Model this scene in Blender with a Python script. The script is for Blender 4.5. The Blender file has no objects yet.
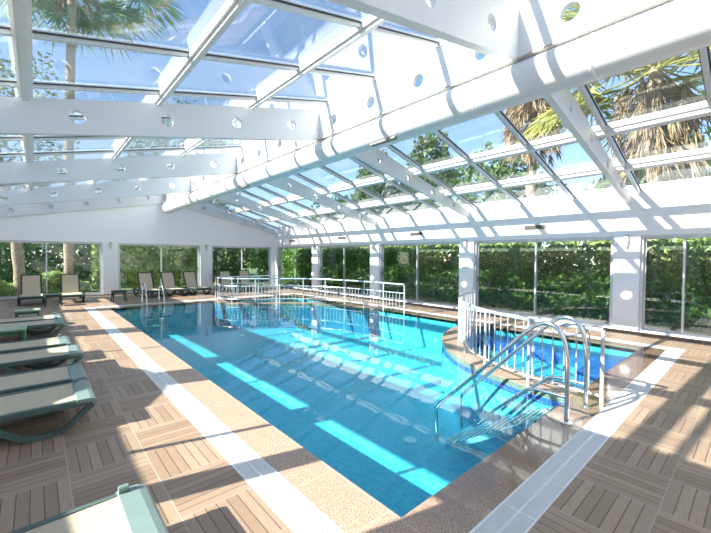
import bpy, math, random
import numpy as np
from mathutils import Vector, Matrix
random.seed(4)
rng = np.random.default_rng(7)
sc = bpy.context.scene
COL = sc.collection

# ------------------------------------------------------------------ camera, light, exposure
YAW, PITCH, ROLL, FPX = 0.7255, -0.0248, 0.0078, 360.92
fw = Vector((math.sin(YAW)*math.cos(PITCH), math.cos(YAW)*math.cos(PITCH), math.sin(PITCH)))
r0 = Vector((math.cos(YAW), -math.sin(YAW), 0)); u0 = r0.cross(fw)
rr = r0*math.cos(ROLL) + u0*math.sin(ROLL); uu = -r0*math.sin(ROLL) + u0*math.cos(ROLL)
cd = bpy.data.cameras.new('camera'); cam = bpy.data.objects.new('camera', cd); COL.objects.link(cam)
M4 = Matrix((rr, uu, -fw)).transposed().to_4x4(); M4.translation = Vector((0, 0, 1.7))
cam.matrix_world = M4
cd.sensor_width = 36.0; cd.lens = FPX/711*36; cd.clip_start = 0.05; cd.clip_end = 500
sc.camera = cam

SUN = Vector((1.0, -0.265, -0.62)).normalized()
w = bpy.data.worlds.new('world'); sc.world = w; w.use_nodes = True
nt = w.node_tree; nt.nodes.clear()
wo = nt.nodes.new('ShaderNodeOutputWorld'); bg = nt.nodes.new('ShaderNodeBackground')
sky = nt.nodes.new('ShaderNodeTexSky'); sky.sky_type = 'NISHITA'; sky.sun_disc = False
sky.sun_elevation = math.asin(-SUN.z); sky.sun_rotation = math.atan2(-SUN.x, -SUN.y)
sky.air_density = 0.75; sky.dust_density = 0.0; sky.ozone_density = 1.9
bg.inputs[1].default_value = 0.17
nt.links.new(sky.outputs[0], bg.inputs[0]); nt.links.new(bg.outputs[0], wo.inputs[0])
sl = bpy.data.lights.new('sun', 'SUN'); sl.energy = 7.6; sl.angle = 0.009; sl.color = (1.0, 0.955, 0.89)
so = bpy.data.objects.new('sun', sl); COL.objects.link(so)
so.rotation_euler = SUN.to_track_quat('-Z', 'Y').to_euler(); so.location = (-20, 5, 15)
sc.view_settings.view_transform = 'Standard'; sc.view_settings.look = 'None'
sc.view_settings.gamma = 1; sc.view_settings.use_curve_mapping = False
sc.view_settings.exposure = 1.15
sc.view_settings.use_white_balance = True; sc.view_settings.white_balance_temperature = 6900; sc.view_settings.white_balance_tint = 6
cy = sc.cycles
cy.use_denoising = True; cy.max_bounces = 12; cy.diffuse_bounces = 8; cy.glossy_bounces = 5
cy.transparent_max_bounces = 24; cy.transmission_bounces = 6
cy.sample_clamp_indirect = 8.0; cy.caustics_reflective = False; cy.caustics_refractive = False

# ------------------------------------------------------------------ node helpers
class NT:
    def __init__(s, name):
        s.m = bpy.data.materials.new(name); s.m.use_nodes = True
        s.t = s.m.node_tree; s.t.nodes.clear()
        s.out = s.t.nodes.new('ShaderNodeOutputMaterial')
    def n(s, typ, **k):
        nd = s.t.nodes.new(typ)
        for a, v in k.items(): setattr(nd, a, v)
        return nd
    def l(s, a, b): s.t.links.new(a, b)
    def put(s, sock, v):
        if v is None: return
        if hasattr(v, 'is_output'): s.l(v, sock)
        else: sock.default_value = v
    def math(s, op, a, b=None, c=None):
        nd = s.n('ShaderNodeMath', operation=op)
        s.put(nd.inputs[0], a); s.put(nd.inputs[1], b); s.put(nd.inputs[2], c)
        return nd.outputs[0]
    def mix(s, f, a, b, typ='MIX'):
        nd = s.n('ShaderNodeMix', data_type='RGBA', blend_type=typ)
        s.put(nd.inputs[0], f); s.put(nd.inputs[6], c4(a)); s.put(nd.inputs[7], c4(b))
        return nd.outputs[2]
    def noise(s, vec, scale, detail=3.0, rough=0.55):
        nd = s.n('ShaderNodeTexNoise'); s.put(nd.inputs['Vector'], vec)
        nd.inputs['Scale'].default_value = scale; nd.inputs['Detail'].default_value = detail
        nd.inputs['Roughness'].default_value = rough
        return nd.outputs[0]
    def ramp(s, f, stops):
        nd = s.n('ShaderNodeValToRGB'); s.put(nd.inputs[0], f)
        e = nd.color_ramp.elements
        e[0].position, e[0].color = stops[0][0], c4(stops[0][1])
        e[1].position, e[1].color = stops[-1][0], c4(stops[-1][1])
        for p, c in stops[1:-1]:
            x = e.new(p); x.color = c4(c)
        return nd.outputs[0]
    def pos(s): return s.n('ShaderNodeNewGeometry').outputs['Position']
    def xyz(s, v):
        nd = s.n('ShaderNodeSeparateXYZ'); s.l(v, nd.inputs[0]); return nd.outputs
    def comb(s, x, y, z=0.0):
        nd = s.n('ShaderNodeCombineXYZ'); s.put(nd.inputs[0], x); s.put(nd.inputs[1], y); s.put(nd.inputs[2], z); return nd.outputs[0]
    def scale(s, v, k):
        nd = s.n('ShaderNodeMapping'); s.l(v, nd.inputs[0]); nd.inputs['Scale'].default_value = k; return nd.outputs[0]
    def bump(s, h, strength=0.3, dist=0.01):
        nd = s.n('ShaderNodeBump'); s.put(nd.inputs['Height'], h)
        nd.inputs['Strength'].default_value = strength; nd.inputs['Distance'].default_value = dist
        return nd.outputs[0]
    def pbr(s, col, rough=0.5, metal=0.0, normal=None, coat=None, spec=None):
        b = s.n('ShaderNodeBsdfPrincipled')
        s.put(b.inputs['Base Color'], c4(col)); s.put(b.inputs['Roughness'], rough); s.put(b.inputs['Metallic'], metal)
        if normal is not None: s.l(normal, b.inputs['Normal'])
        if coat is not None:
            s.put(b.inputs['Coat Weight'], coat); b.inputs['Coat Roughness'].default_value = 0.03
        if spec is not None: b.inputs['Specular IOR Level'].default_value = spec
        return b.outputs[0]
    def fin(s, sh): s.l(sh, s.out.inputs[0]); return s.m
def c4(c):
    if hasattr(c, 'is_output') or not hasattr(c, '__len__'): return c
    return (*c[:3], 1.0)

def schlick(t, f0, nm=None):
    g = t.n('ShaderNodeNewGeometry')
    d = t.n('ShaderNodeVectorMath', operation='DOT_PRODUCT'); t.l(g.outputs['Incoming'], d.inputs[0]); t.l(nm if nm is not None else g.outputs['Normal'], d.inputs[1])
    c = t.math('SUBTRACT', 1.0, t.math('MINIMUM', t.math('ABSOLUTE', d.outputs['Value']), 1.0))
    return t.math('ADD', f0, t.math('MULTIPLY', 1.0-f0, t.math('POWER', c, 5.0)))
def simple(name, col, rough=0.45, metal=0.0, var=0.06, scale=6.0, bump=0.0, spec=None):
    t = NT(name); p = t.pos()
    n = t.noise(p, scale, 4)
    lo = tuple(v*(1-var) for v in col); hi = tuple(min(1, v*(1+var)) for v in col)
    c = t.ramp(n, [(0.3, lo), (0.7, hi)])
    nm = t.bump(t.noise(p, scale*8, 3), bump, 0.004) if bump else None
    return t.fin(t.pbr(c, rough, metal, nm, spec=spec))

MAT = {}
MAT['wall'] = simple('white_wall_paint', (0.94, 0.945, 0.95), 0.5, var=0.01, scale=1.2, bump=0.05)
MAT['frame'] = simple('white_roof_lacquer', (0.76, 0.765, 0.765), 0.35, var=0.02, scale=2)
MAT['duct'] = simple('white_duct_fabric', (0.76, 0.765, 0.77), 0.5, var=0.02, scale=3, bump=0.1)
MAT['alu'] = simple('satin_aluminium_frame', (0.62, 0.65, 0.68), 0.35, 0.3, var=0.04)
MAT['gasket'] = simple('dark_grey_gasket', (0.06, 0.065, 0.07), 0.6)
MAT['steel'] = simple('polished_stainless_steel', (0.72, 0.74, 0.75), 0.12, 1.0, var=0.03)
MAT['railwhite'] = simple('pale_steel_railing', (0.60, 0.65, 0.68), 0.25, 0.35, var=0.03)
MAT['plastic'] = simple('grey_green_resin', (0.075, 0.12, 0.115), 0.4, var=0.08)
MAT['plasticdark'] = simple('dark_green_resin', (0.018, 0.05, 0.045), 0.4, var=0.1)
MAT['plasticlight'] = simple('light_grey_green_resin', (0.185, 0.265, 0.255), 0.4, var=0.05)
MAT['greentable'] = simple('green_resin', (0.035, 0.15, 0.07), 0.35, var=0.08)
MAT['tabletop'] = simple('sunlit_green_resin', (0.30, 0.42, 0.30), 0.35, var=0.05)  # sunlit top of the green tables, its paleness put into the colour
MAT['dark'] = simple('dark_metal', (0.05, 0.05, 0.055), 0.5)
MAT['beige'] = simple('beige_sealant', (0.46, 0.40, 0.33), 0.6)
MAT['vent'] = simple('bronze_grille', (0.22, 0.20, 0.18), 0.5)
MAT['brick'] = simple('brown_kerb_stone', (0.30, 0.20, 0.14), 0.7, var=0.25, scale=18)
MAT['frosted'] = simple('frosted_lamp_glass', (0.62, 0.62, 0.60), 0.35)
MAT['plate'] = simple('white_plate', (0.85, 0.85, 0.85), 0.4)
MAT['grate'] = simple('white_grate_plastic', (0.78, 0.79, 0.79), 0.35, var=0.03)
MAT['channel'] = simple('grate_channel', (0.12, 0.13, 0.14), 0.6)
MAT['bark'] = simple('palm_bark', (0.30, 0.24, 0.18), 0.9, var=0.35, scale=9, bump=0.6)
MAT['sling'] = None
t = NT('beige_mesh_sling'); p = t.pos()
wv = t.noise(t.scale(p, (160, 160, 160)), 1.0, 1)
c = t.ramp(wv, [(0.3, (0.47, 0.395, 0.28)), (0.7, (0.61, 0.52, 0.385))])
MAT['sling'] = t.fin(t.pbr(c, 0.7, normal=t.bump(wv, 0.15, 0.002)))

# deck: square tiles of seven printed planks laid basket-weave
def deck_material():
    t = NT('basket_weave_plank_tile')
    uv = t.n('ShaderNodeUVMap'); uv.uv_map = 'UVMap'
    x, y, z = t.xyz(uv.outputs[0])
    cu = t.math('FLOOR', x); cv = t.math('FLOOR', y)
    fu = t.math('FRACT', x); fv = t.math('FRACT', y)
    par = t.math('FLOORED_MODULO', t.math('ADD', cu, cv), 2.0)      # 0: planks run along Y
    par = t.math('GREATER_THAN', par, 0.5)
    def sel(a, b):  # par ? b : a
        return t.math('ADD', t.math('MULTIPLY', a, t.math('SUBTRACT', 1.0, par)), t.math('MULTIPLY', b, par))
    across = sel(fu, fv); along = sel(fv, fu)
    k = t.math('MULTIPLY', across, 7.0)
    pid = t.math('FLOOR', k); fk = t.math('FRACT', k)
    e = t.math('ABSOLUTE', t.math('SUBTRACT', fk, 0.5))
    groove = t.math('GREATER_THAN', e, 0.452)
    wn = t.n('ShaderNodeTexWhiteNoise', noise_dimensions='3D')
    t.l(t.comb(pid, cu, cv), wn.inputs[0]); rv = wn.outputs[0]
    g = t.noise(t.comb(t.math('MULTIPLY', across, 42.0), t.math('MULTIPLY', along, 3.2), t.math('MULTIPLY', rv, 40.0)), 1.6, 4, 0.6)
    base = t.ramp(rv, [(0.0, (0.30, 0.205, 0.145)), (0.35, (0.35, 0.245, 0.175)), (0.65, (0.39, 0.28, 0.205)), (1.0, (0.45, 0.32, 0.23))])
    c = t.mix(t.math('MULTIPLY', t.math('SUBTRACT', g, 0.3), 1.1), base, (0.24, 0.165, 0.115), 'MIX')
    cg = t.mix(t.math('MULTIPLY', groove, 0.85), c, (0.075, 0.055, 0.045))
    bu = t.math('GREATER_THAN', t.math('ABSOLUTE', t.math('SUBTRACT', fu, 0.5)), 0.492)
    bv = t.math('GREATER_THAN', t.math('ABSOLUTE', t.math('SUBTRACT', fv, 0.5)), 0.494)
    bd = t.math('MAXIMUM', bu, bv)
    c2 = t.mix(bd, cg, (0.42, 0.36, 0.30))
    rough = t.math('ADD', 0.38, t.math('MULTIPLY', g, 0.2))
    h = t.math('SUBTRACT', g, t.math('MULTIPLY', groove, 2.0))
    return t.fin(t.pbr(c2, rough, normal=t.bump(h, 0.25, 0.004)))
MAT['deck'] = deck_material()

def granite(name, wet):
    t = NT(name); p = t.pos()
    n1 = t.noise(p, 88, 2, 0.75); n2 = t.noise(p, 4, 3); n3 = t.noise(p, 110, 1)
    c = t.ramp(n1, [(0.34, (0.12, 0.085, 0.07)), (0.45, (0.36, 0.25, 0.19)), (0.55, (0.52, 0.36, 0.27)), (0.68, (0.68, 0.53, 0.43))])
    c = t.mix(t.math('MULTIPLY', n2, 0.35), c, (0.46, 0.29, 0.20))
    c = t.mix(t.math('GREATER_THAN', n3, 0.66), c, (0.12, 0.09, 0.08))
    x, y, z = t.xyz(p)
    # slab joints every 1.2 m along the run
    def joint(a, off): return t.math('GREATER_THAN', t.math('ABSOLUTE', t.math('SUBTRACT', t.math('FRACT', t.math('DIVIDE', t.math('ADD', a, off), 0.62)), 0.5)), 0.4955)
    j = t.math('MAXIMUM', joint(x, 0.1), joint(y, 0.235)) if wet is not True else t.math('MAXIMUM', joint(x, 0.13), 0.0)
    c = t.mix(t.math('MULTIPLY', j, 0.5), c, (0.70, 0.60, 0.52))
    if wet is None: return t.fin(t.pbr(c, 0.25, coat=0.15))
    if wet:
        m = t.math('ADD', t.math('MULTIPLY', t.math('SUBTRACT', x, 2.3), 0.9), t.math('MULTIPLY', n2, 1.2))
        wm = t.n('ShaderNodeClamp'); t.l(m, wm.inputs[0]); wm = wm.outputs[0]
        c = t.mix(t.math('MULTIPLY', wm, 0.6), c, (0.15, 0.09, 0.065), 'MIX')
        rough = t.math('SUBTRACT', 0.45, t.math('MULTIPLY', wm, 0.35))
        return t.fin(t.pbr(c, rough, coat=t.math('MULTIPLY', wm, 0.45)))
    return t.fin(t.pbr(c, 0.42))
MAT['granite'] = granite('pink_granite', False)
MAT['granitewet'] = granite('wet_pink_granite', True)
MAT['granitefilm'] = granite('pink_granite_under_a_water_film', None)

def mosaic(name, c1, c2, size=0.05):
    t = NT(name); p = t.pos()
    x, y, z = t.xyz(p)
    s3 = []
    for a in (x, y, z):
        s3.append(t.math('GREATER_THAN', t.math('ABSOLUTE', t.math('SUBTRACT', t.math('FRACT', t.math('DIVIDE', a, size)), 0.5)), 0.44))
    nrm = t.xyz(t.n('ShaderNodeNewGeometry').outputs['Normal'])
    g = 0.0
    tot = None
    for i in range(3):
        k = t.math('LESS_THAN', t.math('ABSOLUTE', nrm[i]), 0.5)
        v = t.math('MULTIPLY', s3[i], k)
        tot = v if tot is None else t.math('MAXIMUM', tot, v)
    wn = t.n('ShaderNodeTexWhiteNoise', noise_dimensions='3D')
    q = t.comb(*[t.math('FLOOR', t.math('DIVIDE', a, size)) for a in (x, y)], t.math('FLOOR', t.math('DIVIDE', t.math('ADD', z, 0.013), size)))
    t.l(q, wn.inputs[0])
    c = t.mix(wn.outputs[0], c1, c2)
    c = t.mix(t.math('MULTIPLY', tot, 0.18), c, (0.55, 0.75, 0.8))
    return t.fin(t.pbr(c, 0.35))
MAT['pooltile'] = mosaic('turquoise_mosaic', (0.055, 0.50, 0.63), (0.11, 0.60, 0.73))
MAT['cobalt'] = mosaic('cobalt_mosaic', (0.015, 0.09, 0.42), (0.03, 0.16, 0.58))
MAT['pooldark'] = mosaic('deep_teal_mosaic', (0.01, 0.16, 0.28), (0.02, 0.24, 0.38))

def water_material():
    t = NT('pool_water'); p = t.pos()
    n1 = t.noise(t.scale(p, (1.0, 1.0, 1.0)), 1.6, 2); n2 = t.noise(p, 7.0, 2)
    h = t.math('ADD', t.math('MULTIPLY', n1, 1.0), t.math('MULTIPLY', n2, 0.12))
    nm = t.bump(h, 0.035, 0.05)
    tr = t.n('ShaderNodeBsdfTransparent'); tr.inputs[0].default_value = (0.62, 0.93, 0.97, 1)
    gl = t.n('ShaderNodeBsdfGlossy'); gl.inputs['Roughness'].default_value = 0.0; t.l(nm, gl.inputs['Normal'])
    m = t.n('ShaderNodeMixShader'); t.l(schlick(t, 0.025, nm), m.inputs[0]); t.l(tr.outputs[0], m.inputs[1]); t.l(gl.outputs[0], m.inputs[2])
    return t.fin(m.outputs[0])
MAT['water'] = water_material()

def glass(name, tint, ior=1.45, dirt=0.0, gloss=1.0):
    t = NT(name); p = t.pos()
    tr = t.n('ShaderNodeBsdfTransparent'); tr.inputs[0].default_value = c4(tint)
    gl = t.n('ShaderNodeBsdfGlossy'); gl.inputs['Roughness'].default_value = 0.0; gl.inputs[0].default_value = (gloss, gloss, gloss, 1)
    m = t.n('ShaderNodeMixShader'); t.l(schlick(t, ((ior-1)/(ior+1))**2), m.inputs[0]); t.l(tr.outputs[0], m.inputs[1]); t.l(gl.outputs[0], m.inputs[2])
    if not dirt: return t.fin(m.outputs[0])
    df = t.n('ShaderNodeBsdfTranslucent'); df.inputs[0].default_value = (0.9, 0.93, 0.95, 1)
    n = t.noise(t.scale(p, (1.0, 1.0, 3.0)), 1.3, 5, 0.65)
    k = t.math('MULTIPLY', t.ramp(n, [(0.42, (0, 0, 0)), (0.72, (1, 1, 1))]), dirt)
    m2 = t.n('ShaderNodeMixShader'); t.l(t.math('ADD', k, dirt*0.35), m2.inputs[0]); t.l(m.outputs[0], m2.inputs[1]); t.l(df.outputs[0], m2.inputs[2])
    return t.fin(m2.outputs[0])
MAT['roofglass'] = glass('roof_glass', (0.945, 0.965, 0.98), dirt=0.014)
MAT['glass'] = glass('window_glass', (0.90, 0.925, 0.925), ior=1.5)
MAT['clearglass'] = glass('clear_window_glass', (0.975, 0.985, 0.985), ior=1.45)

def leaf(name, a, b, trans=0.35, scale=1.5):
    t = NT(name); p = t.pos()
    wn = t.n('ShaderNodeTexWhiteNoise', noise_dimensions='3D')
    t.l(t.scale(p, (9, 9, 9)), wn.inputs[0])
    n = t.noise(p, scale, 3)
    f = t.math('ADD', t.math('MULTIPLY', n, 0.7), t.math('MULTIPLY', t.noise(p, 14, 1), 0.4))
    c = t.ramp(f, [(0.35, a), (0.75, b)])
    d = t.pbr(c, 0.5)
    tl = t.n('ShaderNodeBsdfTranslucent'); t.l(c, tl.inputs[0])
    m = t.n('ShaderNodeMixShader'); m.inputs[0].default_value = trans
    t.l(d, m.inputs[1]); t.l(tl.outputs[0], m.inputs[2])
    return t.fin(m.outputs[0])
MAT['hedge'] = leaf('hedge_leaf', (0.05, 0.14, 0.03), (0.24, 0.46, 0.10))
MAT['ivy'] = leaf('ivy_leaf', (0.16, 0.32, 0.07), (0.66, 0.78, 0.34))
MAT['tree'] = leaf('tree_leaf', (0.05, 0.11, 0.04), (0.16, 0.26, 0.10))
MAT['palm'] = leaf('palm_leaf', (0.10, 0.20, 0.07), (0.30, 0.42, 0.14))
MAT['palmyellow'] = leaf('yellow_palm_leaf', (0.28, 0.34, 0.08), (0.62, 0.58, 0.20))  # yellower leaf colour for the right-hand palms
MAT['straw'] = leaf('dry_palm_leaf', (0.17, 0.12, 0.07), (0.52, 0.41, 0.27), 0.2, 3)
MAT['grass'] = simple('lawn', (0.10, 0.17, 0.06), 0.9, var=0.4, scale=3)
MAT['paving'] = simple('pale_paving', (0.42, 0.39, 0.36), 0.8, var=0.15, scale=2)
MAT['render'] = simple('pale_pink_render', (0.62, 0.50, 0.45), 0.8, var=0.08)
MAT['canvas'] = simple('white_canvas', (0.8, 0.8, 0.78), 0.8, var=0.03)
MAT['orange'] = simple('orange_panel', (0.75, 0.18, 0.04), 0.5)
MAT['bluepanel'] = simple('blue_panel', (0.08, 0.25, 0.6), 0.5)

# ------------------------------------------------------------------ mesh builder
class MB:
    def __init__(s): s.v = []; s.f = []
    def add(s, vs, fs):
        o = len(s.v); s.v += [tuple(v) for v in vs]; s.f += [tuple(i+o for i in f) for f in fs]; return s
    def box(s, x0, x1, y0, y1, z0, z1):
        return s.add([(x0,y0,z0),(x1,y0,z0),(x1,y1,z0),(x0,y1,z0),(x0,y0,z1),(x1,y0,z1),(x1,y1,z1),(x0,y1,z1)],
            [(0,3,2,1),(4,5,6,7),(0,1,5,4),(1,2,6,5),(2,3,7,6),(3,0,4,7)])
    def bbox(s, x0, x1, y0, y1, z0, z1, b=0.01):   # box with chamfered vertical and top edges
        def ring(i, z): return [(x0+i+b,y0+i,z),(x1-i-b,y0+i,z),(x1-i,y0+i+b,z),(x1-i,y1-i-b,z),(x1-i-b,y1-i,z),(x0+i+b,y1-i,z),(x0+i,y1-i-b,z),(x0+i,y0+i+b,z)]
        R = ring(b*.6, z0)+ring(0, z0+b)+ring(0, z1-b)+ring(b*.6, z1)
        F = [tuple(range(7,-1,-1)), tuple(range(24,32))]
        for k in range(3):
            for i in range(8): F.append((k*8+i, k*8+(i+1)%8, k*8+8+(i+1)%8, k*8+8+i))
        return s.add(R, F)
    def prism(s, poly, axis, a, b):
        """poly: 2-D points; axis 'y' -> (x,z) polygon extruded y from a to b; 'z' -> (x,y); 'x' -> (y,z)"""
        def P(q, t): return {'y': (q[0], t, q[1]), 'z': (q[0], q[1], t), 'x': (t, q[0], q[1])}[axis]
        n = len(poly)
        return s.add([P(q, a) for q in poly]+[P(q, b) for q in poly],
            [tuple(range(n)), tuple(range(2*n-1, n-1, -1))]+[(i, i+n, (i+1)%n+n, (i+1)%n) for i in range(n)])
    def tube(s, pts, r, n=10, closed=False, caps=True):
        P = [Vector(p) for p in pts]; m = len(P)
        R = r if hasattr(r, '__len__') else [r]*m
        up = None; vs = []
        for i, p in enumerate(P):
            if closed: t = (P[(i+1)%m]-P[i-1]).normalized()
            else: t = ((P[i+1] if i < m-1 else P[i])-(P[i-1] if i > 0 else P[i])).normalized()
            if up is None:
                up = Vector((0,0,1)) if abs(t.z) < 0.9 else Vector((1,0,0))
            a = (up - t*up.dot(t)).normalized(); b = t.cross(a); up = a
            for k in range(n):
                th = 2*math.pi*k/n
                vs.append(p + a*(R[i]*math.cos(th)) + b*(R[i]*math.sin(th)))
        fs = []
        for i in range(m if closed else m-1):
            j = (i+1) % m
            for k in range(n): fs.append((i*n+k, i*n+(k+1)%n, j*n+(k+1)%n, j*n+k))
        if caps and not closed: fs += [tuple(range(n-1,-1,-1)), tuple(range((m-1)*n, m*n))]
        return s.add(vs, fs)
    def bar(s, a, b, w, h, up=(0,0,1)):
        a = Vector(a); b = Vector(b); t = (b-a).normalized(); up = Vector(up)
        sd = t.cross(up).normalized()*(w/2); u = sd.cross(t).normalized()*(h/2)
        vs = [a-sd-u, a+sd-u, a+sd+u, a-sd+u, b-sd-u, b+sd-u, b+sd+u, b-sd+u]
        return s.add(vs, [(0,3,2,1),(4,5,6,7),(0,1,5,4),(1,2,6,5),(2,3,7,6),(3,0,4,7)])
    def build(s, name, mat, parent=None, smooth=False, loc=None):
        me = bpy.data.meshes.new(name); me.from_pydata(s.v, [], s.f); me.update()
        me.materials.append(MAT[mat] if isinstance(mat, str) else mat)
        if smooth:
            me.polygons.foreach_set('use_smooth', [True]*len(me.polygons))
            me.set_sharp_from_angle(angle=math.radians(40))
        o = bpy.data.objects.new(name, me); COL.objects.link(o)
        if parent: o.parent = parent
        if loc is not None: o.location = loc
        return o
def tag(o, label=None, cat=None, group=None, kind=None):
    if label: o['label'] = label
    if cat: o['category'] = cat
    if group: o['group'] = group
    if kind: o['kind'] = kind
    return o
def empty(name, loc=(0,0,0), rz=0):
    o = bpy.data.objects.new(name, None); COL.objects.link(o); o.location = loc; o.rotation_euler = (0,0,rz)
    o.empty_display_size = 0.1; return o
def S(o): return tag(o, kind='structure')
def copy_tree(o, parent=None):
    c = o.copy(); COL.objects.link(c)
    if parent: c.parent = parent
    for ch in list(o.children): copy_tree(ch, c)
    return c
def arc(cx, cy, r, a0, a1, n): return [(cx+r*math.cos(a0+(a1-a0)*i/n), cy+r*math.sin(a0+(a1-a0)*i/n)) for i in range(n+1)]

# ------------------------------------------------------------------ dimensions
XR, XL, YF, YB = 10.35, -1.6, 18.72, -3.6
HEAD = 2.257
BAY0, BAY = 2.108, 4.18
XG = 4.55                                            # ridge
def zL(x): return 3.712 + 0.24*x                     # underside of the left roof frame
def zR(x): return 4.80 - 0.275*(x-XG)                # underside of the right roof frame
PX0, PX1, PY0, PY1 = 1.775, 8.6, 1.53, 14.0          # pool water edge
GI = 0.362; GO = 0.60                                # coping width, outer edge of gutter
beamY = [BAY0+BAY*k for k in range(-1, 4)]

# ------------------------------------------------------------------ floor
def slab_uv(rects, name):
    vs = []; fs = []; uv = []
    for (x0, x1, y0, y1, ox, oy) in rects:
        o = len(vs); vs += [(x0,y0,0),(x1,y0,0),(x1,y1,0),(x0,y1,0),(x0,y0,-.12),(x1,y0,-.12),(x1,y1,-.12),(x0,y1,-.12)]
        F = [(0,1,2,3),(7,6,5,4),(0,4,5,1),(1,5,6,2),(2,6,7,3),(3,7,4,0)]
        for f in F:
            fs.append(tuple(i+o for i in f)); uv += [((vs[i+o][0]-ox)/.515, (vs[i+o][1]-oy)/.515) for i in f]
    me = bpy.data.meshes.new(name); me.from_pydata(vs, [], fs)
    l = me.uv_layers.new(name='UVMap'); l.data.foreach_set('uv', np.array(uv, dtype=np.float32).ravel())
    me.materials.append(MAT['deck']); o = bpy.data.objects.new(name, me); COL.objects.link(o); return o
S(slab_uv([(XL, PX0-GO, YB, YF, .175, 3.49-5.15), (PX0-GO, PX1+GO, YB, PY0-GO, 3.155, .43-5.15),
           (PX1+GO, XR, YB, YF, 3.155, .43-5.15), (PX0-GO, PX1+GO, PY1+GO, YF, .175, 3.49-5.15)], 'floor'))

# pool shell
m = MB()
D = -0.92
m.box(PX0-.15, PX0, PY0-.15, PY1+.15, D-.1, -.03); m.box(PX1, PX1+.15, PY0-.15, PY1+.15, D-.1, -.03)
m.box(PX0, PX1, PY0-.15, PY0, D-.1, -.03); m.box(PX0, PX1, PY1, PY1+.15, D-.1, -.03)
m.box(PX0, PX1, PY0, PY1, D-.1, D)
S(m.build('pool_basin', 'pooltile'))
m = MB()
for k in range(1, 4):
    pass
# coping
m = MB()
m.box(PX0-GI, PX0, PY0-GI+.0, PY1+GI, -.1, -.001); m.box(PX0, PX1, PY1, PY1+GI, -.1, -.001)
S(m.build('coping', 'granite'))
m = MB()
m.box(PX0, PX1+GI, PY0-GI, PY0, -.1, -.001); m.box(PX1, PX1+GI, PY0, PY1+GI, -.1, -.001)
S(m.build('coping', 'granitewet'))
# kid pool
KX, KY, KI, KO = 8.45, PY0, 3.08, 3.57
def ring_poly(ri, ro, n=36):
    a = arc(KX, KY, ro, math.pi, math.pi/2, n); b = arc(KX, KY, ri, math.pi/2, math.pi, n)
    return a+[(PX1, KY+ro), (PX1, KY+ri)]+b
m = MB(); P = ring_poly(KI, KO); n = len(P)//2
outer = P[:n]; inner = P[n:][::-1]
for i in range(n-1):
    q = [outer[i], outer[i+1], inner[i+1], inner[i]]
    m.prism(q, 'z', -.09, -.003)
S(m.build('pool_ledge', 'granitefilm'))
m = MB()
for i in range(n-1):
    q = [outer[i], outer[i+1], inner[i+1], inner[i]]
    m.prism([outer[i], outer[i+1], inner[i+1], inner[i]], 'z', D, -.18)
S(m.build('pool_ledge_wall', 'pooltile'))
m = MB()
for i in range(n-1):
    m.prism([outer[i], outer[i+1], inner[i+1], inner[i]], 'z', -.18, -.09)
S(m.build('pool_ledge_band', 'cobalt'))
fl = inner + [(PX1, KY)]
m = MB(); m.prism(fl, 'z', -.6, -.42)
S(m.build('small_pool_floor', 'pooltile'))
m = MB(); m.box(KX-KI+1.5, PX1, KY, KY+.55, -.42, -.2); m.box(PX1-.7, PX1, KY+.55, KY+KI-.05, -.42, -.2)
S(m.build('small_pool_bench', 'cobalt'))
# far shallow terrace with ledge
FP = [(5.30, 14.0), (5.28, 13.3), (5.55, 12.7), (6.1, 12.25), (6.8, 11.95), (7.45, 11.5), (7.95, 10.8), (8.25, 10.0), (8.40, 9.2), (8.55, 8.6)]
def smooth_path(pts, it=2):
    for _ in range(it):
        q = [pts[0]]
        for a, b in zip(pts[:-1], pts[1:]):
            q += [tuple(a[i]*.75+b[i]*.25 for i in range(len(a))), tuple(a[i]*.25+b[i]*.75 for i in range(len(a)))]
        pts = q+[pts[-1]]
    return pts
FS = smooth_path(FP)
def offset(pts, d):
    out = []
    for i, p in enumerate(pts):
        a = pts[max(0, i-1)]; b = pts[min(len(pts)-1, i+1)]
        t = Vector((b[0]-a[0], b[1]-a[1])).normalized(); out.append((p[0]-t.y*d, p[1]+t.x*d))
    return out
def clampx(P): return [(min(x, PX1), min(y, PY1)) for x, y in P]
fo = clampx(offset(FS, -.2)); fi = clampx(offset(FS, .2))
m = MB(); m2 = MB()
for i in range(len(FS)-1):
    q = [fo[i], fo[i+1], fi[i+1], fi[i]]
    m.prism(q, 'z', -.09, -.003); m2.prism(q, 'z', D, -.09)
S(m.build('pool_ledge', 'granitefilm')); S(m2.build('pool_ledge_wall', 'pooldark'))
m = MB(); m.prism(fi+[(PX1, PY1)], 'z', -.6, -.5)
S(m.build('terrace_floor', 'pooltile'))
# water
m = MB(); m.add([(PX0, PY0, -.008), (PX1, PY0, -.008), (PX1, PY1, -.008), (PX0, PY1, -.008)], [(0,1,2,3)])
tag(m.build('pool_water', 'water'), 'still turquoise water filling the pool to its granite rim', 'water', kind='stuff')

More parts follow.
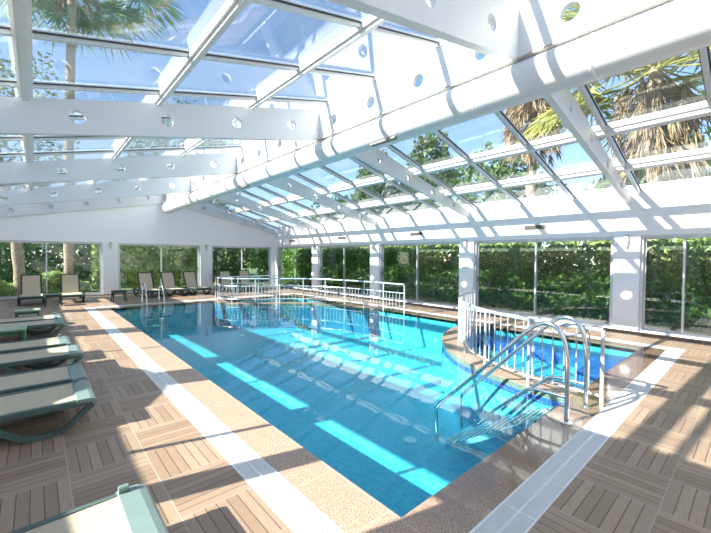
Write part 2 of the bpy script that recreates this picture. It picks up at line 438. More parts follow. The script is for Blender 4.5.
# gutters of white slotted grating
def grate(x0, x1, y0, y1, along, label):
    root = empty('gutter_grate', ((x0+x1)/2, (y0+y1)/2, -.03))
    ox, oy = root.location.x, root.location.y
    ch = MB(); ch.box(x0-ox, x1-ox, y0-oy, y1-oy, -.05, 0.012)
    ch.build('channel', 'channel', root)
    sm = MB(); L = (y1-y0) if along == 'y' else (x1-x0); Wd = (x1-x0) if along == 'y' else (y1-y0)
    def B(a0, a1, b0, b1, z0, z1):   # a along, b across
        if along == 'y': sm.box(x0+b0-ox, x0+b1-ox, y0+a0-oy, y0+a1-oy, z0, z1)
        else: sm.box(x0+a0-ox, x0+a1-ox, y0+b0-oy, y0+b1-oy, z0, z1)
    pitch = .021
    for k in range(int(L/pitch)):
        B(k*pitch, k*pitch+.0115, .012, Wd-.012, .012, .030)
    B(0, L, 0, .014, .012, .032); B(0, L, Wd-.014, Wd, .012, .032); B(0, L, Wd/2-.008, Wd/2+.008, .012, .0325)
    k = 0.5
    while k < L: B(k-.006, k+.006, 0, Wd, .012, .0315); k += .5
    sm.build('slats', 'grate', root)
    return tag(root, label, 'drain grate', 'white gutter gratings around the pool')
gi, go = GI, GO
grate(PX0-go, PX0-gi, PY0-go, PY1+go, 'y', 'long white slotted gutter grating running beside the loungers, left of the pool')
grate(PX0-gi, PX1+gi, PY0-go, PY0-gi, 'x', 'white slotted gutter grating along the near edge, in front of the steel step rails')
grate(PX1+gi, PX1+go, PY0-go, PY1+go, 'y', 'white slotted gutter grating along the hedge side windows, right of the pool')
grate(PX0-gi, PX1+gi, PY1+gi, PY1+go, 'x', 'white slotted gutter grating along the far edge behind the pool ladder')

# ------------------------------------------------------------------ walls
PIL = 0.25
cuts = [BAY0+BAY*k for k in range(-1, 4)]            # pillar centres along both long walls
HL = 2.45
def long_wall(name, xi, xo, xp, hd=HEAD):
    a, b = min(xi, xo), max(xi, xo)
    m = MB(); m.box(a, b, YB, YF, hd, 3.30 if xi > 0 else 3.42)
    for c in cuts:
        m.box(min(xp, xo), max(xp, xo), c-PIL, c+PIL, 0, hd)
    m.box(a, b, YF-.33, YF, 0, hd); m.box(a, b, YB, YB+.3, 0, hd)
    if xi < 0: m.box(a, b, 3.36, 3.58, 0, hd)  # extra post in the unseen wall, added for its shadow band on the deck
    return S(m.build(name, 'wall'))
long_wall('wall_right', XR, XR+.22, XR-.05)
long_wall('wall_left', XL, XL-.22, XL, HL)
roofz = lambda x: (zL(x)+.10 if x < XG else zR(x)+.10)
m = MB()
m.prism([(XL, HEAD), (XR, HEAD), (XR, roofz(XR)), (XG, roofz(XG)), (XL, roofz(XL))], 'y', YF, YF+.22)
for c in (2.43, 6.47): m.box(c-.28, c+.28, YF-.03, YF+.22, 0, HEAD)
m.box(XR-.25, XR, YF, YF+.22, 0, HEAD); m.box(XL, XL+.1, YF, YF+.22, 0, HEAD)
S(m.build('wall_far', 'wall'))
m = MB(); m.prism([(XL, 0), (XR, 0), (XR, roofz(XR)), (XG, roofz(XG)), (XL, roofz(XL))], 'y', YB-.22, YB)
S(m.build('wall_back', 'wall'))
m = MB(); m.box(XR-.10, XR-.05, YB, YF, 0, .05); S(m.build('baseboard_right', 'brick'))
m = MB(); m.box(XL, XR-.1, YF-.08, YF-.03, 0, .04); S(m.build('baseboard_far', 'brick'))

# sliding windows
wn_ = [0]
def window(p0, p1, axis, plane, nrm, mull=None, head=HEAD, gm='glass'):
    """p0..p1 along the wall; axis 'y' (long walls) or 'x'; plane = wall inner face; nrm = +1 outward direction sign"""
    wn_[0] += 1
    root = empty('window_%d' % wn_[0], ((plane, (p0+p1)/2, 0) if axis == 'y' else ((p0+p1)/2, plane, 0))); S(root)
    L = p1-p0; h0 = .05
    d0, d1 = .09*nrm, .15*nrm
    def B(m, a0, a1, z0, z1, e0, e1):
        e0, e1 = min(e0, e1), max(e0, e1)
        if axis == 'y': m.box(e0, e1, a0-L/2, a1-L/2, z0, z1)
        else: m.box(a0-L/2, a1-L/2, e0, e1, z0, z1)
    f = MB()
    B(f, 0, L, h0, h0+.05, .04*nrm, .18*nrm); B(f, 0, L, head-.05, head, .04*nrm, .18*nrm)
    B(f, 0, .05, h0+.05, head-.05, .04*nrm, .18*nrm); B(f, L-.05, L, h0+.05, head-.05, .04*nrm, .18*nrm)
    f.build('window_frame', 'alu', root)
    s_ = MB(); B(s_, 0, L, 0, h0, -.0*nrm, .2*nrm); s_.build('window_sill', 'wall', root)
    mp = L/2 if mull is None else mull
    for (a, b, e) in ((.05, mp+.02, d0), (mp-.02, L-.05, d1)):
        fr = MB(); w_ = .035
        B(fr, a, b, h0+.05, h0+.05+w_, e-.015, e+.015); B(fr, a, b, head-.05-w_, head-.05, e-.015, e+.015)
        B(fr, a, a+w_, h0+.05+w_, head-.05-w_, e-.015, e+.015); B(fr, b-w_, b, h0+.05+w_, head-.05-w_, e-.015, e+.015)
        sash = fr.build('sash', 'alu', root)
        g = MB(); B(g, a+w_, b-w_, h0+.05+w_, head-.05-w_, e-.003, e+.003); g.build('pane', gm, sash)
    for q in (.10, L-.12):
        h = MB(); B(h, q-.01, q+.012, .98, 1.14, d0-.045*nrm, d0-.015*nrm); h.build('window_handle', 'dark', root)
edges = [YB+.3]+[v for c in cuts for v in (c-PIL, c+PIL)]+[YF-.33]
for i in range(0, len(edges), 2):
    window(edges[i], edges[i+1], 'y', XR, 1, mull=(1.115-edges[i]) if edges[i] < 1.1 < edges[i+1] else None)
for i in range(0, len(edges), 2):
    window(edges[i], edges[i+1], 'y', XL, -1, head=HL, gm='clearglass')
for a, b in ((XL+.1, 2.15), (2.71, 6.19), (6.75, XR-.25)):
    window(a, b, 'x', YF, 1)

# ------------------------------------------------------------------ roof
def holed(Pf, us, vlo, vhi, hc, rads, thick, nseg=24):
    """plate with round holes. Pf(u,v)->Vector on the centre plane, thick = Vector half thickness. us: cell borders"""
    m = MB()
    for i, (u0, u1) in enumerate(zip(us[:-1], us[1:])):
        c = hc[i]
        corners = [(u0, vlo(u0)), (u1, vlo(u1)), (u1, vhi(u1)), (u0, vhi(u0))]
        if c is None:
            pts = corners; ring = None
            A = [Pf(*q)-thick for q in pts]; B = [Pf(*q)+thick for q in pts]
            m.add(A+B, [(0,1,2,3), (7,6,5,4), (0,4,5,1), (2,6,7,3)])
            continue
        cu, cv = c; r = rads
        angs = sorted(set([round(2*math.pi*k/nseg, 5) for k in range(nseg)]+[round(math.atan2(q[1]-cv, q[0]-cu) % (2*math.pi), 5) for q in corners]))
        ring = []; bd = []
        for a in angs:
            dx, dy = math.cos(a), math.sin(a); ring.append((cu+r*dx, cv+r*dy))
            best = None
            for k in range(4):
                p, q = corners[k], corners[(k+1) % 4]
                ex, ey = q[0]-p[0], q[1]-p[1]; den = dx*ey-dy*ex
                if abs(den) < 1e-9: continue
                tt = ((p[0]-cu)*ey-(p[1]-cv)*ex)/den; ss = ((p[0]-cu)*dy-(p[1]-cv)*dx)/den
                if tt > 0 and -1e-3 <= ss <= 1+1e-3 and (best is None or tt < best): best = tt
            bd.append((cu+best*dx, cv+best*dy))
        n = len(angs)
        vs = [Pf(*q)-thick for q in ring]+[Pf(*q)-thick for q in bd]+[Pf(*q)+thick for q in ring]+[Pf(*q)+thick for q in bd]
        fs = []
        for k in range(n):
            j = (k+1) % n
            fs += [(k, j, n+j, n+k), (3*n+k, 3*n+j, 2*n+j, 2*n+k), (k, 2*n+k, 2*n+j, j)]
        o = len(m.v); m.add(vs, fs)
        A = [Pf(*q)-thick for q in corners]; B = [Pf(*q)+thick for q in corners]
        m.add(A+B, [(0,4,5,1), (2,6,7,3)])
    return m
# ridge girder: a deep white plate with round holes
hy = [1.49+1.065*k for k in range(-4, 17)]
hy = [h for h in hy if h < YF-.4]
us = [YB]+[h-.5325 for h in hy]+[YF]
us = [YB, hy[0]-.5325]+[h+.5325 for h in hy[:-1]]+[min(hy[-1]+.5325, YF-.02)]
hc = [None]+[(h, 4.455) for h in hy]
g = holed(lambda u, v: Vector((4.52, u, v)), us, lambda u: 4.165, lambda u: 4.80, hc, .105, Vector((.04, 0, 0)))
for y in (YB,):
    pass
S(g.build('ridge_girder', 'frame'))
m = MB(); m.box(4.435, 4.46, YB, YF-.02, 4.145, 4.166); S(m.build('girder_trim', 'beige'))
m = MB(); m.box(4.46, 4.64, YB, YF-.02, 4.80, 4.92); S(m.build('ridge_rail', 'frame'))
# cross beams with holes, one pair on each pillar line
allY = beamY + [YF-.07]
for Y in allY:
    lo = lambda x: 3.26+.199*x; hi = lambda x: zL(x)+.0
    xs = [.45+1.125*k for k in range(-1, 4)]
    us = [XL]+[x-.5625 for x in xs]+[xs[-1]+.5625, 4.50]
    hc = [None]+[(x, (lo(x)+hi(x))/2) for x in xs]+[None]
    r = .095
    b = holed(lambda u, v: Vector((u, Y, v)), us, lo, hi, hc, r, Vector((0, .05, 0)))
    b.add([(4.50, Y-.05, lo(4.5)), (4.50, Y+.05, lo(4.5)), (4.50, Y+.05, hi(4.5)), (4.50, Y-.05, hi(4.5))], [(0,1,2,3)])
    S(b.build('roof_beam', 'frame'))
    lo2 = lambda x: 5.20-.2115*x; hi2 = lambda x: zR(x)
    xs = [5.25+1.06*k for k in range(0, 5)]
    us = [4.54]+[x-.53 for x in xs]+[xs[-1]+.53, XR-.0]
    hc = [None]+[(x, (lo2(x)+hi2(x))/2) for x in xs]+[None]
    b = holed(lambda u, v: Vector((u, Y, v)), us, lo2, hi2, hc, .085, Vector((0, .05, 0)))
    b.add([(XR-.0, Y-.05, lo2(XR)), (XR-.0, Y+.05, lo2(XR)), (XR-.0, Y+.05, hi2(XR)), (XR-.0, Y-.05, hi2(XR))], [(0,1,2,3)])
    S(b.build('roof_beam', 'frame'))
# long rails
for k in range(0, 4):
    x = 2.99-1.53*k
    if x < XL: continue
    m = MB()
    m.prism([(x-.035, zL(x-.035)-.04), (x+.035, zL(x+.035)-.04), (x+.035, zL(x)+.05), (x-.035, zL(x)+.05)], 'y', YB, YF)
    m.prism([(x-.07, zL(x-.07)+.005), (x+.07, zL(x+.07)+.005), (x+.07, zL(x+.07)+.098), (x-.07, zL(x-.07)+.098)], 'y', YB, YF)
    S(m.build('roof_rail', 'frame'))
for x in (6.10, 7.60, 9.00):
    m = MB()
    m.prism([(x-.05, zR(x-.05)-.06), (x+.05, zR(x+.05)-.06), (x+.05, zR(x+.05)+.03), (x-.05, zR(x-.05)+.03)], 'y', YB, YF)
    m.prism([(x-.09, zR(x-.09)+.005), (x+.09, zR(x+.09)+.005), (x+.09, zR(x+.09)+.098), (x-.09, zR(x-.09)+.098)], 'y', YB, YF)
    S(m.build('roof_rail', 'frame'))
m = MB(); m.box(XR-.0, XR+.3, YB, YF+.2, 3.30, 3.42); S(m.build('eave_rail', 'frame'))
m = MB(); m.box(XL-.3, XL+.0, YB, YF+.2, 3.42, 3.55); S(m.build('eave_rail', 'frame'))
# bars across the slope between the panes
for k in range(-3, 14):
    y = .56+1.35*k
    if y < YB+.1 or y > YF-.1: continue
    m = MB()
    m.prism([(XL, zL(XL)+.03), (4.46, zL(4.46)+.03), (4.46, zL(4.46)+.08), (XL, zL(XL)+.08)], 'y', y-.026, y+.026)
    m.prism([(XL, zL(XL)+.08), (4.46, zL(4.46)+.08), (4.46, zL(4.46)+.098), (XL, zL(XL)+.098)], 'y', y-.042, y+.042)
    S(m.build('roof_bar', 'frame'))
    m = MB()
    m.prism([(4.64, zR(4.64)-.01), (XR, zR(XR)-.01), (XR, zR(XR)+.08), (4.64, zR(4.64)+.08)], 'y', y-.03, y+.03)
    m.prism([(4.64, zR(4.64)+.08), (XR, zR(XR)+.08), (XR, zR(XR)+.098), (4.64, zR(4.64)+.098)], 'y', y-.05, y+.05)
    S(m.build('roof_bar', 'alu'))  # shade on the right bars is put into this greyer material
    for (xa, xb, zf, dz) in ((XL, 4.46, zL, .166), (4.64, XR, zR, .126)):
        pass
m = MB(); m.prism([(XL, zL(XL)+.10), (4.46, zL(4.46)+.10), (4.46, zL(4.46)+.108), (XL, zL(XL)+.108)], 'y', YB, YF+.2)
S(m.build('ceiling', 'roofglass'))
m = MB(); m.prism([(4.64, zR(4.64)+.10), (XR, zR(XR)+.10), (XR, zR(XR)+.108), (4.64, zR(4.64)+.108)], 'y', YB, YF+.2)
S(m.build('ceiling', 'roofglass'))
# black gaskets on the bars, dark line under every pane edge
for k in range(-3, 14):
    y = .56+1.35*k
    if y < YB+.1 or y > YF-.1: continue
    m = MB()
    for s_ in (-.040, .040):
        m.prism([(XL, zL(XL)+.066), (4.46, zL(4.46)+.066), (4.46, zL(4.46)+.079), (XL, zL(XL)+.079)], 'y', y+s_-.009, y+s_+.009)
        m.prism([(4.64, zR(4.64)+.066), (XR, zR(XR)+.066), (XR, zR(XR)+.079), (4.64, zR(4.64)+.079)], 'y', y+s_-.009, y+s_+.009)
    S(m.build('roof_gasket', 'gasket'))

# air duct under the ridge
duct = empty('air_duct', (4.62, 7.5, 3.925)); TR = .235
m = MB(); m.tube([(0, YB+.3-7.5, 0), (0, YF-.3-7.5, 0)], TR, 40, caps=False)
rs = [(0, YF-.3-7.5, TR), (0, YF-.2-7.5, TR*.97), (0, YF-.12-7.5, TR*.8), (0, YF-.07-7.5, TR*.45), (0, YF-.05-7.5, .01)]
m.tube([(0, a[1], 0) for a in rs], [a[2] for a in rs], 40, caps=False)
m.build('duct_tube', 'duct', duct, smooth=True)
for k in range(16):
    y = -2.9+1.39*k
    if y > YF-.4: break
    m = MB(); a = [(0, y-7.5-.02, 0), (0, y-7.5-.012, 0), (0, y-7.5+.012, 0), (0, y-7.5+.02, 0)]
    m.tube(a, [TR, TR+.007, TR+.007, TR], 40, caps=False); m.build('duct_seam', 'duct', duct, smooth=True)
for y in (4.4, 9.9):
    m = MB(); m.box(-.14, -.13+.10, y-7.5-.3, y-7.5+.3, -TR+.005, -TR+.035)
    v = m.build('duct_grille', 'vent', duct)
tag(duct, 'long round white air duct slung under the glass roof ridge', 'air duct')

# wall vents and lamps
vp = empty('wall_vent', (XR-.02, 4.2, 2.575))
m = MB(); m.box(-.01, .02, -.28, .28, -.055, .055); m.build('frame', 'vent', vp)
m = MB()
for i in range(5): m.box(-.018, -.008, -.26, .26, -.045+i*.02, -.038+i*.02)
m.build('louvre', 'dark', vp)
tag(vp, 'flat bronze louvre vent above the wide window nearest the right edge', 'vent', 'bronze vents in a row on the right wall')
for y, lb in ((8.35, 'bronze louvre vent above the second hedge window, left of the pillar with the white plate'), (12.6, 'bronze louvre vent above the window behind the far white railing'), (16.75, 'small bronze louvre vent on the right wall closest to the far corner')):
    c = copy_tree(vp); c.location.y = y; c['label'] = lb
def sconce(loc, rz, label):
    root = empty('wall_lamp', loc, rz)                  # local -x points into the room
    m = MB(); m.box(-.10, 0, -.035, .035, .10, .14); m.build('bracket', 'dark', root)
    m = MB(); m.tube([(-.075, 0, .11), (-.075, 0, .07), (-.075, 0, .0), (-.075, 0, -.10), (-.075, 0, -.16)], [.045, .055, .05, .035, .014], 16)
    m.build('lamp_shade', 'frosted', root, smooth=True)
    tag(root, label, 'wall lamp', 'cone wall lamps on the white pillars'); return root
for k, lb in ((1, 'frosted cone wall lamp on the wide pillar nearest the right edge'), (2, 'frosted cone wall lamp on the pillar carrying the small white plate'),
              (3, 'frosted cone wall lamp on the pillar behind the end of the far railing'), (4, 'frosted cone wall lamp on the most distant pillar of the right wall')):
    sconce((XR-.05, BAY0+BAY*(k-1), 2.13), 0, lb)
sconce((2.43, YF-.03, 2.13), math.pi/2, 'grey cone wall lamp on the far wall pillar above the small dark table')
sconce((6.47, YF-.03, 2.13), math.pi/2, 'grey cone wall lamp on the far wall pillar behind the railing')
pl = empty('notice_plate', (XR-.05, BAY0+BAY, 1.42))
m = MB(); m.box(-.02, 0, -.11, .11, 0, .24); m.build('plate', 'plate', pl)
m = MB(); m.box(-.03, 0, -.12, .12, -.02, 0); m.build('plate_ledge', 'dark', pl)
tag(pl, 'small white plate with a dark lower edge on the middle pillar', 'plate')

# ------------------------------------------------------------------ sun loungers
def make_lounger(back_deg=50, dark=False):
    root = empty('sun_lounger')
    P = 'plasticdark' if dark else 'plastic'; E = 'plasticdark' if dark else 'plasticlight'
    W = .34; hx = -1.16
    m = MB()
    for s_ in (-1, 1):
        y0, y1 = sorted((s_*(W-.045), s_*W))
        m.bbox(hx-.72, -.02, y0, y1, .235, .30, .012)
    for x in (-.75, hx, -1.8): m.box(x-.025, x+.025, -W+.04, W-.04, .225, .265)
    m.build('frame', P, root)
    m = MB()      # curved end panel
    prof = [(-.16, .296), (-.15, .306), (-.05, .304), (-.015, .292), (.004, .262), (0.0, .222), (-.02, .222), (-.035, .262), (-.16, .276)]
    m.prism(prof, 'y', -W-.008, W+.008); m.build('end_panel', E, root)
    m = MB(); nx, ny = 10, 6; vs = []; fs = []
    for i in range(nx+1):
        for j in range(ny+1):
            x = hx + (-.15-hx)*i/nx; y = -W+.045+(2*W-.09)*j/ny
            sag = .010*math.sin(math.pi*i/nx)+.010*math.sin(math.pi*j/ny)
            vs.append((x, y, .300-sag)); 
    k = len(vs); vs += [(a, b, c-.008) for a, b, c in vs]
    for i in range(nx):
        for j in range(ny):
            a = i*(ny+1)+j; fs += [(a, a+ny+1, a+ny+2, a+1), (k+a+1, k+a+ny+2, k+a+ny+1, k+a)]
    m.add(vs, fs); m.build('seat_sling', 'sling', root, smooth=True)
    a = math.radians(back_deg); ca, sa = math.cos(a), math.sin(a)
    br = empty('backrest'); 
    bm = MB()
    for s_ in (-1, 1): bm.bar((hx, s_*(W-.075), .275), (hx-.78*ca, s_*(W-.075), .275+.78*sa), .05, .035, (sa, 0, ca))
    bm.bar((hx-.76*ca, -W+.06, .275+.76*sa), (hx-.76*ca, W-.06, .275+.76*sa), .035, .06, (sa, 0, ca))
    bpy.data.objects.remove(br)
    bf = bm.build('backrest', P, root)
    sm = MB(); q = []
    for i in range(7):
        t_ = i/6*.74
        for j in range(5):
            y = -W+.10+(2*W-.20)*j/4; sg = .012*math.sin(math.pi*i/6)*math.sin(math.pi*j/4)
            q.append((hx-t_*ca+(.012-sg)*sa, y, .275+t_*sa+(.012-sg)*ca))
    fs = []; k = len(q); q += [(x-.008*sa, y, z-.008*ca) for x, y, z in q]
    for i in range(6):
        for j in range(4):
            a_ = i*5+j; fs += [(a_, a_+1, a_+6, a_+5), (k+a_+5, k+a_+6, k+a_+1, k+a_)]
    sm.add(q, fs); sm.build('back_sling', 'sling', bf, smooth=True)
    for s_ in (-1, 1):
        y = s_*(W-.024)
        m = MB(); pts = [(-.03, .235), (-.235, .045), (-.30, .024), (-.49, .024), (-.56, .05), (-.74, .19), (-.83, .225), (-.95, .235)]
        for p, q2 in zip(pts[:-1], pts[1:]): m.bar((p[0], y, p[1]), (q2[0], y, q2[1]), .045, .048, (0, 1, 0) if False else (0, 0, 1))
        m.build('leg', P, root)
        m = MB(); pts = [(-1.22, .235), (-1.40, .06), (-1.46, .024), (-1.62, .024), (-1.68, .06), (-1.82, .235)]
        for p, q2 in zip(pts[:-1], pts[1:]): m.bar((p[0], y, p[1]), (q2[0], y, q2[1]), .045, .048)
        m.build('leg', P, root)
    m = MB(); m.bar((-.98, -W+.05, .22), (-.98, W-.05, .22), .03, .03); m.build('crossbar', P, root)
    m = MB(); m.tube([(-.15, W-.02, .322), (-.10, W-.02, .322)], .022, 12); m.build('hinge_knob', E, root, smooth=True)
    return root
GRP = 'beige sling sun loungers around the pool'
proto = make_lounger(50)
rows = [((.50, 2.16, 0), 0, 'grey-green framed beige sling lounger nearest the camera, cut by the bottom edge'),
        ((.44, 4.69, 0), 0, 'lounger with beige sling lying wholly in shade, the front one of the nearest left pair'),
        ((.44, 5.50, 0), 0, 'lounger close behind the nearest left pair\'s front one, only a strip of sling showing'),
        ((.50, 6.80, 0), 0, 'half sunlit beige sling lounger, front one of the middle pair on the left deck'),
        ((.42, 7.66, 0), 0, 'lounger at the back of the middle pair, before the green side table'),
        ((.45, 9.95, 0), 0, 'lounger just beyond the green side table, front of the third pair on the left'),
        ((.45, 10.75, 0), 0, 'lounger at the back of the third left pair, before the low green stool')]
for i, (loc, rz, lb) in enumerate(rows):
    o = proto if i == 0 else copy_tree(proto)
    o.location = loc; o.rotation_euler.z = rz; tag(o, lb, 'sun lounger', GRP)
proto2 = make_lounger(66, True)
far = [((-.12, 16.2), -90, 'dark framed lounger facing the pool before the far window, leftmost of the far row'),
       ((.98, 16.1), -90, 'dark framed lounger before the far window, second from the left, beside the first white pillar'),
       ((3.68, 16.3), -84, 'dark lounger before the ivy window, the one behind the steel pool ladder'),
       ((4.62, 16.3), -82, 'dark lounger before the ivy window, middle one of its three'),
       ((5.55, 16.3), -82, 'dark lounger before the ivy window, the one next to the second white pillar'),
       ((7.05, 16.35), -90, 'dark lounger behind the far railing, left of the two at the last far window'),
       ((8.05, 16.35), -90, 'dark lounger behind the far railing, right of the two at the last far window')]
for i, ((x, y), rz, lb) in enumerate(far):
    o = proto2 if i == 0 else copy_tree(proto2)
    o.location = (x, y, 0); o.rotation_euler.z = math.radians(rz); tag(o, lb, 'sun lounger', GRP)

# side tables
def make_table(top, body, sz=.23, h=.40):
    root = empty('side_table')
    m = MB(); m.bbox(-sz, sz, -sz, sz, h-.03, h, .012); m.build('table_top', top, root)
    m = MB()
    for s_ in (-1, 1):
        m.box(-sz+.03, sz-.03, s_*(sz-.03)-.008, s_*(sz-.03)+.008, h-.09, h-.03)
        m.box(s_*(sz-.03)-.008, s_*(sz-.03)+.008, -sz+.03, sz-.03, h-.09, h-.03)
    m.build('apron', body, root)
    for sx in (-1, 1):
        for sy in (-1, 1):
            m = MB(); m.tube([(sx*(sz-.04), sy*(sz-.04), h-.03), (sx*(sz-.035), sy*(sz-.035), .15), (sx*(sz-.01), sy*(sz-.01), 0)], [.028, .022, .02], 8)
            m.build('leg', body, root, smooth=True)
    return root
TG = 'square resin side tables between the loungers'
tb = make_table('tabletop', 'greentable'); tb.location = (-.36, 8.84, 0)
tag(tb, 'bright green square side table between the middle and third lounger pairs', 'side table', TG)
c = copy_tree(tb); c.location = (-.15, 11.6, 0); tag(c, 'low green side table behind the third pair of loungers on the left deck', 'side table', TG)
td = make_table('plasticdark', 'plasticdark'); td.location = (2.33, 16.0, 0)
tag(td, 'dark green side table standing alone before the first far wall pillar', 'side table', TG)
c = copy_tree(td); c.location = (.43, 15.75, 0); tag(c, 'dark green side table between the two leftmost far loungers', 'side table', TG)

# ------------------------------------------------------------------ railings
def resample(pts, step):
    P = [Vector((p[0], p[1])) for p in pts]; out = []; acc = 0.0; nxt = 0.0
    for a, b in zip(P[:-1], P[1:]):
        L = (b-a).length
        while nxt <= acc+L+1e-9:
            out.append(a+(b-a)*((nxt-acc)/L)); nxt += step
        acc += L
    return out, acc
def railing(path, base, label, rails, nposts, step, top=1.0, bal=(.14, .8), cat='railing', bz=0.0):
    c = Vector((sum(p[0] for p in path)/len(path), sum(p[1] for p in path)/len(path)))
    root = empty('pool_railing', (c.x, c.y, base))
    L = [(p[0]-c.x, p[1]-c.y) for p in path]
    H = top-base
    a0, a1 = L[0], L[-1]
    def bend(L_, z):
        d0 = (Vector(L_[1])-Vector(L_[0])).normalized()
        pts = [(x, y, z) for x, y in L_]; return pts
    m = MB(); m.tube(bend(L, H), .024, 10); m.build('top_rail', 'railwhite', root, smooth=True)
    for z in rails:
        m = MB(); m.tube([(x, y, z-base) for x, y in L], .013, 8)
        m.build('lower_rail' if z < .4 else 'middle_rail', 'railwhite', root, smooth=True)
    _, tot = resample(L, 1.0)
    pp, _ = resample(L, tot/(nposts-1)*.99999)
    for p in pp:
        m = MB(); m.tube([(0, 0, 0), (0, 0, H)], .021, 10); m.build('post', 'railwhite', root, smooth=True, loc=(p.x, p.y, 0))
    bb, _ = resample(L, step)
    m = MB(); m.tube([(0, 0, bal[0]-base), (0, 0, bal[1]-base)], .0085, 6)
    first = None
    for p in bb[1:-1]:
        if min((p-q).length for q in pp) < .05: continue
        if first is None: first = m.build('baluster', 'railwhite', root, smooth=True, loc=(p.x, p.y, 0)); continue
        q = first.copy(); COL.objects.link(q); q.parent = root; q.location = (p.x, p.y, 0)
    return tag(root, label, cat, 'pale steel pool railings')
RK = 3.46
near = smooth_path([(4.85, 1.19), (4.86, 1.75), (5.02, 2.45), (5.38, 3.08), (5.85, 3.62), (6.35, 4.02), (6.9, 4.35), (7.5, 4.58), (8.05, 4.66)])
railing(near, -.02, 'curved pale railing with thin balusters around the small blue pool on the right', [.13], 7, .135, .89, (.13, .87))
rail_far = smooth_path([(5.20, 13.75), (5.22, 13.2), (5.55, 12.65), (6.1, 12.25), (6.8, 11.95), (7.45, 11.5), (7.95, 10.8), (8.2, 10.0), (8.33, 9.2), (8.38, 8.2), (8.38, 7.2)])
railing(rail_far, -.022, 'long pale railing standing in the water around the far shallow terrace', [.62, .14], 10, .14, .89, (.14, .62))
railing([(5.25, 14.13), (6.4, 14.12), (7.5, 14.1), (7.95, 14.1)], 0.0, 'short straight railing behind the far terrace, before the far loungers', [.62, .14], 4, .14, .89, (.14, .62))

# ladder at the far end
root = empty('pool_ladder', (3.1, 14.2, 0))
for dx in (-.27, .27):
    pts = [(dx, .42, 0), (dx, .42, .45), (dx, .38, .62), (dx, .26, .74), (dx, .08, .74), (dx, -.08, .62), (dx, -.26, .3), (dx, -.28, 0), (dx, -.28, -.85)]
    m = MB(); m.tube(smooth_path(pts), .02, 10); m.build('handrail', 'steel', root, smooth=True)
for z in (-.25, -.48, -.71):
    m = MB(); m.box(-.26, .26, -.33, -.24, z-.015, z+.015); m.build('tread', 'steel', root)
tag(root, 'stainless steel pool ladder at the far edge before the ivy window', 'ladder')

# entry steps with looped handrails
root = empty('pool_steps', (4.40, 1.31, 0))
def yz(x, pts): return [(x, y-1.31, z) for y, z in pts]
for x in (-.30, .30):
    pts = yz(x, [(1.31, 0), (1.31, .62), (1.34, .86), (1.42, .99), (1.54, 1.02), (1.66, .96), (1.80, .82), (2.56, .03), (2.86, -.26), (2.93, -.36), (2.93, -.48), (2.90, -.8)])
    hr = MB(); hr.tube(smooth_path(pts), .0235, 12); h = hr.build('handrail', 'steel', root, smooth=True)
    m = MB(); m.tube([(x, 0, 0), (x, 0, .012)], .055, 16); m.build('flange', 'steel', h, smooth=True)
    m = MB(); m.tube(yz(x, [(1.31, .27), (1.62, .27), (1.72, .24), (2.1, -.12), (2.3, -.35)]), .018, 10); m.build('lower_rail', 'steel', root, smooth=True)
for i, (y, z) in enumerate(((1.80, -.20), (2.08, -.38), (2.36, -.56), (2.64, -.74))):
    m = MB()
    for q in range(6): m.box(-.30, .30, y-1.31-.12+q*.042, y-1.31-.12+q*.042+.028, z-.012, z+.008)
    m.build('tread', 'railwhite', root)
for x in (-.3, .3):
    m = MB(); m.bar((x, .30, -.10), (x, 1.45, -.84), .03, .06); m.build('stringer', 'steel', root)
tag(root, 'stainless steel pool steps with two looped handrails at the near right edge', 'pool steps')

# round lids on the pool floor
for (x, y, lb) in ((4.0, 3.3, 'round white inlet lid on the pool floor nearest the camera'), (4.9, 7.7, 'round white inlet lid on the pool floor in the middle of the pool'), (5.1, 11.4, 'round white inlet lid on the pool floor towards the far end')):
    m = MB(); m.tube([(0, 0, 0), (0, 0, .012), (0, 0, .014)], [.09, .09, .05], 24)
    tag(m.build('inlet_lid', 'plate', loc=(x, y, D), smooth=True), lb, 'drain lid', 'white lids on the pool floor')

# ------------------------------------------------------------------ outdoors
m = MB(); m.box(-60, XL-.22, -40, 80, -.12, -.02); m.box(XR+.22, 90, -40, 80, -.12, -.02)
m.box(XL-.22, XR+.22, YF+.22, 80, -.12, -.02); m.box(XL-.22, XR+.22, -40, YB-.22, -.12, -.02)
S(m.build('garden_ground', 'grass'))
m = MB(); m.box(XR+.22, XR+1.3, YB, YF+2, -.02, .0); m.box(XL-.22, XR+.22, YF+.22, YF+1.4, -.02, 0.0)
S(m.build('garden_path', 'paving'))

def leaf_mesh(name, centres, size, mat, parent=None, flat=0.0, aspect=.55):
    n = len(centres); a = rng.normal(size=(n, 3)); a /= np.linalg.norm(a, axis=1)[:, None]
    b = rng.normal(size=(n, 3)); b -= a*(a*b).sum(1)[:, None]; b /= np.linalg.norm(b, axis=1)[:, None]
    s_ = (size*(.6+.8*rng.random(n)))[:, None]
    a = a*s_; b = b*s_*aspect
    v = np.stack([centres-a, centres+b*.9, centres+a, centres-b*.9], 1).reshape(-1, 3)
    me = bpy.data.meshes.new(name); me.vertices.add(4*n); me.vertices.foreach_set('co', v.astype(np.float32).ravel())
    me.loops.add(4*n); me.loops.foreach_set('vertex_index', np.arange(4*n, dtype=np.int32))
    me.polygons.add(n); me.polygons.foreach_set('loop_start', np.arange(0, 4*n, 4, dtype=np.int32))
    me.update(calc_edges=True); me.validate(); me.materials.append(MAT[mat])
    o = bpy.data.objects.new(name, me); COL.objects.link(o)
    if parent: o.parent = parent
    return o
def shell_box(n, x0, x1, y0, y1, z0, z1, face=.6):
    p = rng.random((n, 3))*[x1-x0, y1-y0, z1-z0]+[x0, y0, z0]
    return p
